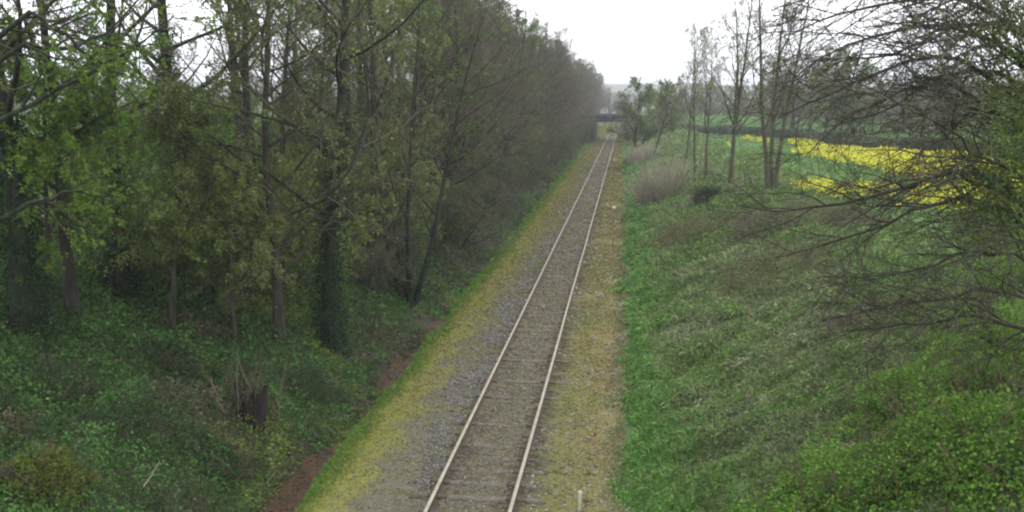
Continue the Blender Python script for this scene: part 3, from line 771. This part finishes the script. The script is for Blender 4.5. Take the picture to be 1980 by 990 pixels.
# leafy bushes in the right corner
BG = [(.10, .20, .03), (.13, .25, .04), (.08, .16, .03), (.17, .28, .05)]
for i, (u, v, rx, rz_, nl, lab) in enumerate((
        (1930, 900, 1.7, .95, 16000, 'dense bright green hawthorn bush filling the lower right corner'),
        (1660, 960, 1.3, .6, 9000, 'low bright green leafy bush at the bottom edge right of the dead grass'),
        (1930, 690, 1.5, .95, 13000, 'leafy green hawthorn bush at the right edge under the lowest bough'),
        (1760, 790, 1.2, .6, 8000, 'small green leafy bush below the withered twig heap'),
        (1800, 930, 1.0, .5, 6000, 'low green bush left of the dense hawthorn in the lower right corner'),
        (1545, 985, .9, .35, 4000, 'lowest small green bush at the bottom edge, furthest from the right corner'),
        (1850, 625, .9, .55, 4500, 'small green bush at the tip of the fallen branch'),
        (1940, 480, 1.3, .9, 6000, 'green bush under the yellow field at the right edge'),
        (1850, 790, 1.0, .7, 6000, 'rounded green bush between the withered heap and the right edge'),
        (1990, 560, 1.6, 1.3, 9000, 'tall leafy green bush at the right edge level with the fallen branch'))):
    bush('hawthorn_bush', lab, 'bush', gp(u, v), rx, rx, rz_, 80, int(nl * 1.5), BRM, BG, .052, .8, seed=20 + i, tw=.005, hollow=.25)
# left bank: brambles
bush('yellow_green_bush', 'yellow-green leafy low bush in the bottom left corner', 'bush', gp(95, 940), .7, .7, .5, 60, 5000, BRM, [(.10, .14, .025), (.13, .16, .03)], .05, seed=31)
for i, (u, v) in enumerate(((110, 760), (330, 700), (230, 850), (430, 900), (610, 760))):
    bush('bramble_mound', ('dark bramble mound on the left bank below the broad trunk', 'dark bramble mound left of the dark stump', 'grey-green bramble mound low on the left bank', 'bramble mound beside the bottom of the orange ditch',
                           'green bramble mound between the stump and the ditch')[i], 'bramble', gp(u, v), .9, .9, .38, 160, 3500, BRM, [(.035, .075, .025), (.05, .10, .03), (.045, .06, .035)], .055, .6, seed=40 + i, tw=.004)

# hollow dark stump
p = gp(487, 815)
st = thing('tree_stump', 'dark rotten hollow stump with upright splinters on the left bank', 'tree stump', p, scale=1.4)
rng = np.random.default_rng(5)
m = 26; a = np.arange(m) / m * 2 * np.pi
P, Rr = grow(rng, np.stack([np.cos(a) * .19, np.sin(a) * .17, a * 0 - .1], -1), np.array([[0, 0, 1.]]) + np.stack([np.cos(a), np.sin(a), a * 0], -1) * .12, .45 + .3 * rng.random(m), 5, .07, 0, .05, .018)
g = Geo(); tubes(g, P, Rr, 6, (.1, .1, .1)); link('shell', g.mesh('shell', [M['rot']]), st)
P, Rr = grow(rng, rng.normal(size=(18, 3)) * np.array([.3, .3, 0]), np.array([[-.3, 0, 1.]]) + rng.normal(size=(18, 3)) * .4, 1.1, 6, .1, 0, .012, .005)
g = Geo(); tubes(g, P, Rr, 4, pal(rng, 18, [(.16, .13, .09), (.07, .06, .04)], .2)); link('shoots', g.mesh('shoots', [M['twig']]), st)

# fallen branches and dead stems
def stick(name, label, pts, r, mat='twig', col=(.12, .10, .08), cat='branch', side=0):
    rng = np.random.default_rng(len(label)); pts = np.asarray(pts, float)
    t = np.linspace(0, 1, 9); s = np.linspace(0, 1, len(pts))
    P = np.stack([np.interp(t, s, pts[:, j]) for j in range(3)], -1)[None] + rng.normal(size=(1, 9, 3)) * r * .5
    g = Geo(); Rr = (r * (1 - .6 * t))[None]; tubes(g, P, Rr, 6, col)
    if side:
        Q, Qr = kids(rng, P, Rr, side, .2, 1, .7, .35, 5, .12, 0, r * .2); tubes(g, Q, Qr, 4, col)
    return link(name, g.mesh(name, [M[mat]]), label=label, cat=cat)
def lift(p, dz): return (p[0], p[1], p[2] + dz)
stick('fallen_branch', 'dark fallen branch lying over the withered twig heap', [lift(gp(1590, 632), .15), lift(gp(1700, 626), .35), lift(gp(1850, 600), .5)], .035, col=(.035, .03, .025), side=8)
stick('dead_stem', 'pale dead upright stem standing on the bank under the boughs', [lift(gp(1502, 612), 0), lift(gp(1503, 612), .75)], .012, col=(.26, .27, .19), cat='stem', side=3)
stick('bleached_stick', 'short bleached stick poking up left of the pale upright stem', [lift(gp(1374, 585), 0), lift(gp(1380, 585), .32)], .012, col=(.5, .5, .48), cat='stick')
stick('straw_stem', 'thin straw-coloured stem leaning on the green bank', [lift(gp(1237, 640), 0), lift(gp(1246, 625), .6)], .010, col=(.26, .28, .12), cat='stem')
stick('peeled_stick', 'pale stick lying among undergrowth near the bottom of the left bank', [lift(gp(280, 980), .35), lift(gp(312, 950), .55)], .015, col=(.16, .15, .12), cat='stick')
stick('broken_branch', 'pale broken branch leaning left of the dark stump', [lift(gp(432, 805), .05), lift(gp(408, 770), .45)], .025, col=(.15, .12, .09), cat='branch')

# lineside posts
def post(u, v, h, r, label, mat, name='marker_post', cap=False):
    p = gp(u, v); root = thing(name, label, 'post', p)
    V, F = box_arr(-r, r, -r, r, -.2, h); g = Geo(); g.add(V, F, (.5, .5, .5)); link('post', g.mesh('post', [M[mat]]), root)
    V = np.array([(-r, -r, h), (r, -r, h), (r, r, h), (-r, r, h), (0, 0, h + r * 1.4)]); g = Geo(); g.add(V, np.array([(0, 1, 4), (1, 2, 4), (2, 3, 4), (3, 0, 4)]), (.5, .5, .5)); link('cap', g.mesh('cap', [M[mat]]), root)
    if cap:
        V, F = box_arr(-.14, .14, -r - .02, -r, h - .22, h - .02); g = Geo(); g.add(V, F, (.5, .5, .5)); link('plate', g.mesh('plate', [M['white']]), root)
post(1121, 988, .36, .03, 'short pale wooden post at the bottom edge right of the rails', 'pale_wood')
post(1187, 408, .30, .05, 'low white marker post with a small plate where moss meets green bank', 'white', cap=True)
post(1207, 412, .45, .02, 'thin pale stake just right of the white marker post', 'pale_wood', 'wooden_stake')

# ------------------------------------------------------------------ overhanging hawthorn at the right
def overhang():
    rng = np.random.default_rng(88)
    bx, by = 10.7, 17.5; bz = gz(bx, by)
    root = thing('overhanging_tree', 'near dark-limbed tree at the right edge, its boughs reaching left across the field', 'tree', (bx, by, bz))
    off = np.array([bx, by, bz])
    trunk = Geo()
    T = np.array([[(10.7, 17.5, bz - .3), (10.6, 17.4, bz + .8), (10.5, 17.5, bz + 1.8), (10.3, 17.6, bz + 3.0), (10.3, 17.6, bz + 4.3), (10.1, 17.4, bz + 5.6), (10.1, 17.3, bz + 7.2)]]) - off
    tubes(trunk, T, np.array([[.20, .15, .13, .12, .10, .08, .05]]), 9, (.1, .1, .1))
    # boughs: image way-points and distance; start at the trunk
    B = [ # start z over ground, way-points
        (2.0, [(1900, 320, 16.8), (1760, 350, 16.2), (1640, 400, 15.6), (1540, 425, 15.2), (1440, 400, 15)], .06),
        (1.7, [(1880, 360, 17), (1780, 400, 16.6), (1680, 455, 16.2), (1580, 465, 16), (1500, 500, 15.8)], .055),
        (1.4, [(1900, 470, 17), (1800, 520, 16.6), (1700, 530, 16.2), (1590, 560, 16)], .04),
        (0.9, [(1890, 540, 16.6), (1800, 590, 16.2), (1700, 600, 16), (1640, 570, 15.8)], .045),
        (0.6, [(1870, 600, 16.4), (1790, 635, 16.2), (1690, 628, 16), (1610, 645, 15.8)], .05),
        (2.9, [(1880, 300, 15.6), (1820, 235, 14.8), (1730, 190, 14.2), (1640, 150, 13.8)], .035),
        (3.3, [(1850, 150, 16.6), (1740, 170, 16), (1640, 230, 15.6), (1560, 290, 15.4)], .05),
        (3.8, [(1850, 90, 16.8), (1720, 130, 16.2), (1600, 180, 15.8), (1500, 230, 15.4)], .055),
        (4.4, [(1860, 40, 16.4), (1740, 50, 15.8), (1640, 90, 15.4), (1540, 150, 15)], .055),
        (5.0, [(1850, -20, 16.4), (1740, 0, 16), (1640, 20, 15.6), (1530, 70, 15.2)], .055),
        (5.2, [(1930, 30, 17.4), (1830, 60, 17), (1720, 110, 16.6), (1600, 120, 16.2)], .05),
        (5.6, [(1960, -40, 15.4), (1880, -20, 15), (1800, 30, 14.6), (1700, 70, 14.2)], .045),
        (4.0, [(1930, 130, 18), (1840, 140, 18.4), (1720, 210, 18.6), (1610, 250, 18.6)], .05),
        (5.8, [(1840, -80, 16.4), (1740, -60, 16), (1620, -30, 15.4), (1510, 10, 15)], .05),
        (3.4, [(1900, 200, 17.6), (1840, 260, 17.8), (1760, 310, 18), (1690, 350, 18)], .04),
        (2.4, [(1920, 270, 18.6), (1840, 330, 19), (1750, 390, 19), (1670, 430, 19)], .04),
        (4.6, [(1930, 60, 15.2), (1880, 120, 14.4), (1820, 180, 14), (1770, 260, 13.8)], .035),
        (1.5, [(1950, 420, 15.5), (1900, 480, 15), (1850, 520, 14.6), (1820, 600, 14.4)], .03)]
    chains = []; rads = []
    for z0, wp, r in B:
        pts = [np.array([np.interp(bz + z0, [bz, bz + 7], [10.65, 10.1]), 17.5, bz + z0])] + [at_y(*w) for w in wp]
        pts = np.array(pts); s = np.concatenate([[0], np.cumsum(np.linalg.norm(np.diff(pts, axis=0), axis=1))]); s /= s[-1]
        t = np.linspace(0, 1, 14)
        # smooth interpolation (Catmull-like through cubic of neighbours)
        P = np.stack([np.interp(t, s, pts[:, j]) for j in range(3)], -1)
        for _ in range(2): P[1:-1] = .25 * P[:-2] + .5 * P[1:-1] + .25 * P[2:]
        P = P + rng.normal(size=P.shape) * .035; P[0] = pts[0]
        chains.append(P - off); rads.append(r * (1 - .82 * t))
    P = np.array(chains); Rr = np.array(rads)
    tubes(trunk, P, Rr, 7, (.1, .1, .1))
    tc = [(.055, .052, .038), (.075, .07, .05), (.045, .043, .032), (.13, .125, .095)]
    crown = Geo()
    L1, R1 = kids(rng, P, Rr, 17, .2, 1., .6, .28, 7, .13, -.01, .006, shrink=.5, rf=.6, bias=(-.6, 0, 0)); tubes(trunk, L1, R1, 5, (.1, .1, .1))
    L2, R2 = kids(rng, L1, R1, 7, .15, 1., .65, .55, 5, .15, .0, .005, shrink=.4); tubes(crown, L2, R2, 3, pal(rng, len(L2), tc, .2))
    L3, R3 = kids(rng, L2, R2, 4, .1, 1., .7, .5, 4, .15, .01, .0035, shrink=.3); tubes(crown, L3, R3, 3, pal(rng, len(L3), tc, .2))
    # upper limbs straight from the trunk fill the top corner
    K1, KR1 = kids(rng, T, np.full((1, 7), .08), 26, .35, 1., 1.1, .35, 8, .12, .0, .008, shrink=.3, rf=.5); tubes(trunk, K1, KR1, 5, (.1, .1, .1))
    K2, KR2 = kids(rng, K1, KR1, 8, .15, 1., .75, .5, 5, .15, 0, .004); tubes(crown, K2, KR2, 3, pal(rng, len(K2), tc, .2))
    K3, KR3 = kids(rng, K2, KR2, 5, .1, 1., .7, .5, 4, .15, 0, .0025); tubes(crown, K3, KR3, 3, pal(rng, len(K3), tc, .2))
    lc = [(.14, .17, .05), (.18, .19, .07), (.10, .13, .04), (.20, .17, .08)]
    for ch, m, sz in ((L3, 4200, .035), (K3, 4500, .045), (K2, 1500, .045)):
        p, t = pts_on(rng, ch, m); cards(crown, p, t + rng.normal(size=(m, 3)) * .9, sz * .8, sz * (.7 + .7 * rng.random(m)), pal(rng, m, lc, .3), rng, 1)
    # leafy clusters close to the trunk
    cc = []
    for (u, v, y, r, m) in ((1960, 60, 16, .7, 1800), (1970, 200, 16, .6, 1500), (1900, 330, 17, .5, 1300), (1950, 390, 17, .6, 2600), (1880, 430, 16.5, .45, 1000), (1990, 300, 16, .6, 2200), (1900, 0, 17, .7, 500)):
        c0 = at_y(u, v, y) - off; d = rng.normal(size=(m, 3)) * r * np.array([.6, .6, .5]); q = c0 + d
        cards(crown, q, rng.normal(size=(m, 3)), .042, .052, pal(rng, m, [(.11, .17, .04), (.15, .20, .05), (.08, .13, .03)], .3), rng, 1)
    link('trunk', trunk.mesh('trunk', [M['bark']], True), root)
    link('crown', crown.mesh('crown', [M['twig'], M['leaf']]), root)
overhang()
# dark bare boughs at the upper left belong to a near tree just outside the frame
def left_boughs():
    rng = np.random.default_rng(99)
    bx, by = -10.4, 16.5; bz = gz(bx, by); off = np.array([bx, by, bz])
    root = thing('near_oak_tree', 'near dark tree beyond the left edge whose crooked boughs cross the upper left', 'tree', off)
    tr = Geo(); T = np.array([[(0, 0, -.3), (.1, 0, 1.5), (0, .1, 3.2), (.1, 0, 5.2), (0, 0, 8)]], float)
    tubes(tr, T, np.array([[.26, .2, .18, .15, .08]]), 9, (.1, .1, .1))
    ch = []
    for z0, wp in ((3.2, [(60, 200, 17), (160, 150, 17.5), (250, 100, 18), (330, 30, 18.5)]), (4.0, [(40, 90, 17), (130, 100, 17.5), (210, 60, 18), (320, -40, 18.5)]),
                   (1.3, [(40, 400, 17), (90, 385, 17.3), (150, 370, 17.6), (215, 385, 18)]), (4.8, [(60, 20, 17), (120, 60, 17), (200, 130, 17.5), (260, 150, 18)])):
        pts = np.array([off + np.array([0, 0, z0])] + [at_y(*w) for w in wp]); t = np.linspace(0, 1, 12); s = np.linspace(0, 1, len(pts))
        P = np.stack([np.interp(t, s, pts[:, j]) for j in range(3)], -1); P[1:] += rng.normal(size=(11, 3)) * .05
        ch.append(P - off)
    P = np.array(ch); Rr = np.broadcast_to(.055 * (1 - .75 * np.linspace(0, 1, 12)), (4, 12)); tubes(tr, P, Rr, 6, (.1, .1, .1))
    cr = Geo(); L1, R1 = kids(rng, P, Rr, 9, .15, 1, .8, .3, 6, .13, .02, .005); tubes(tr, L1, R1, 4, (.1, .1, .1))
    L2, R2 = kids(rng, L1, R1, 5, .15, 1, .7, .5, 5, .15, .02, .003); tubes(cr, L2, R2, 3, pal(rng, len(L2), BR, .2))
    p, t = pts_on(rng, L2, 3500); cards(cr, p, t + rng.normal(size=p.shape), .045, .06, pal(rng, 3500, GRN, .3), rng, 1)
    link('trunk', tr.mesh('trunk', [M['bark_ivy']], True), root); link('crown', cr.mesh('crown', [M['twig'], M['leaf']]), root)
left_boughs()

# ------------------------------------------------------------------ far bridge
BY = 168.0
br = thing('road_bridge', 'dark flat road bridge with brick abutments crossing the line in the distance', 'bridge', (0, BY, 0))
def bpart(nm, b, mat): link(nm, box_mesh(nm, b, M[mat]), br)
bpart('deck', (-5.2, 4.2, 0, 6, 3.3, 3.9), 'deck')
bpart('parapet', (-5.2, 4.2, -.15, .15, 3.903, 4.55), 'deck')
bpart('parapet', (-5.2, 4.2, 5.85, 6.15, 3.903, 4.55), 'deck')
bpart('abutment', (2.3, 3.3, -.1, 6.1, -1, 3.297), 'brick')
bpart('abutment', (-3.4, -2.4, -.1, 6.1, -1, 3.297), 'brick')
def wing(sx, a, b):
    V = np.array([(sx * a, -.12, -1), (sx * b, -4.5, -1), (sx * b, -4.5, 2.4), (sx * a, -.12, 3.9), (sx * a + sx * .4, -.12, -1), (sx * b + sx * .4, -4.5, -1), (sx * b + sx * .4, -4.5, 2.4), (sx * a + sx * .4, -.12, 3.9)], float)
    F = np.array([(0, 1, 2, 3), (5, 4, 7, 6), (3, 2, 6, 7), (1, 5, 6, 2), (4, 0, 3, 7)])
    link('wing_wall', mk_mesh('wing_wall', V, [F], M['brick']), br)
wing(1, 3.3, 4.2); wing(-1, 3.4, 4.6)

# ------------------------------------------------------------------ hills
def hills(name, y0, h, seed, cols, depth=500):
    xs = np.linspace(-2600, 2600, 260); n = len(xs)
    pr = [0, .35, .8, 1, .9]; V = []
    for j, f in enumerate(pr):
        V.append(np.stack([xs, y0 + depth * j / 4 + xs * 0, 4 + f * h * (.55 + .75 * fbm(xs / 420, xs * 0 + seed, seed)) + f * 2 * vnoise(xs / 25, xs * 0 + j, seed)], -1))
    V = np.array(V).reshape(-1, 3)
    ii = (np.arange(4)[:, None] * n + np.arange(n - 1)[None]).ravel()
    return link(name, mk_mesh(name, V, [np.stack([ii, ii + 1, ii + n + 1, ii + n], -1)], cols, smooth=True), kind='structure')
M['hill'] = bark_mat('wooded_hill', (.07, .09, .05), (.11, .12, .07), .012)
hills('hills', 1500, 36, 3, M['hill'])
hills('near_hills', 700, 11, 8, M['hill'], 250)

# ------------------------------------------------------------------ haze
V, F = box_arr(-2700, 2700, -60, 2900, -3.0, 75)
hz = mk_mesh('haze', V, [F], [])
m, nt, N, Lk, out = nmat('thin_haze')
pv = N.new('ShaderNodeVolumePrincipled'); pv.inputs['Density'].default_value = 0.00048; pv.inputs['Color'].default_value = (.86, .9, 1.0, 1); pv.inputs['Anisotropy'].default_value = 0.2
Lk.new(pv.outputs[0], out.inputs['Volume']); hz.materials.append(m)
link('haze', hz, kind='stuff')

# ------------------------------------------------------------------ light
w = bpy.data.worlds.new('World'); sc.world = w; w.use_nodes = True
nt = w.node_tree; nt.nodes.clear(); N = nt.nodes; Lk = nt.links
EL, AZ = 48, 20     # sun behind thick cloud, ahead and right
sky = N.new('ShaderNodeTexSky'); sky.sky_type = 'NISHITA'; sky.sun_disc = False
sky.sun_elevation = R(EL); sky.sun_rotation = R(AZ); sky.air_density = 1.0; sky.dust_density = 6.0; sky.ozone_density = 1.0
hs = N.new('ShaderNodeHueSaturation'); hs.inputs['Saturation'].default_value = 0.22; Lk.new(sky.outputs[0], hs.inputs['Color'])
tc = N.new('ShaderNodeTexCoord'); no = N.new('ShaderNodeTexNoise'); no.inputs['Scale'].default_value = 2.0; no.inputs['Detail'].default_value = 5
Lk.new(tc.outputs['Generated'], no.inputs[0])
mr = N.new('ShaderNodeMapRange'); mr.inputs['To Min'].default_value = 7.5; mr.inputs['To Max'].default_value = 9.5; Lk.new(no.outputs[0], mr.inputs[0])
cb = N.new('ShaderNodeCombineColor'); 
for i, f in enumerate((.97, .985, 1.03)):
    mm = N.new('ShaderNodeMath'); mm.operation = 'MULTIPLY'; mm.inputs[1].default_value = f; Lk.new(mr.outputs[0], mm.inputs[0]); Lk.new(mm.outputs[0], cb.inputs[i])
mix = N.new('ShaderNodeMix'); mix.data_type = 'RGBA'; mix.inputs['Factor'].default_value = 0.7
Lk.new(hs.outputs[0], mix.inputs['A']); Lk.new(cb.outputs[0], mix.inputs['B'])
bg = N.new('ShaderNodeBackground'); bg.inputs['Strength'].default_value = 0.11; Lk.new(mix.outputs['Result'], bg.inputs[0])
wo = N.new('ShaderNodeOutputWorld'); Lk.new(bg.outputs[0], wo.inputs[0])
sun = bpy.data.lights.new('sun', 'SUN'); sun.energy = 0.6; sun.angle = R(25); sun.color = (1, .97, .92)
so = bpy.data.objects.new('sun', sun); COL.objects.link(so)
so.rotation_euler = (R(90 - EL), 0, R(180 - AZ))

vs = sc.view_settings; vs.view_transform = 'Standard'; vs.look = 'None'; vs.exposure = 1.5; vs.gamma = 1.0; vs.use_curve_mapping = False
cy = sc.cycles
cy.max_bounces = 5; cy.diffuse_bounces = 3; cy.glossy_bounces = 1; cy.transmission_bounces = 3; cy.volume_bounces = 0; cy.transparent_max_bounces = 4
cy.use_denoising = True; cy.caustics_reflective = False; cy.caustics_refractive = False
cy.pixel_filter_type = 'BLACKMAN_HARRIS'; cy.filter_width = 2.2
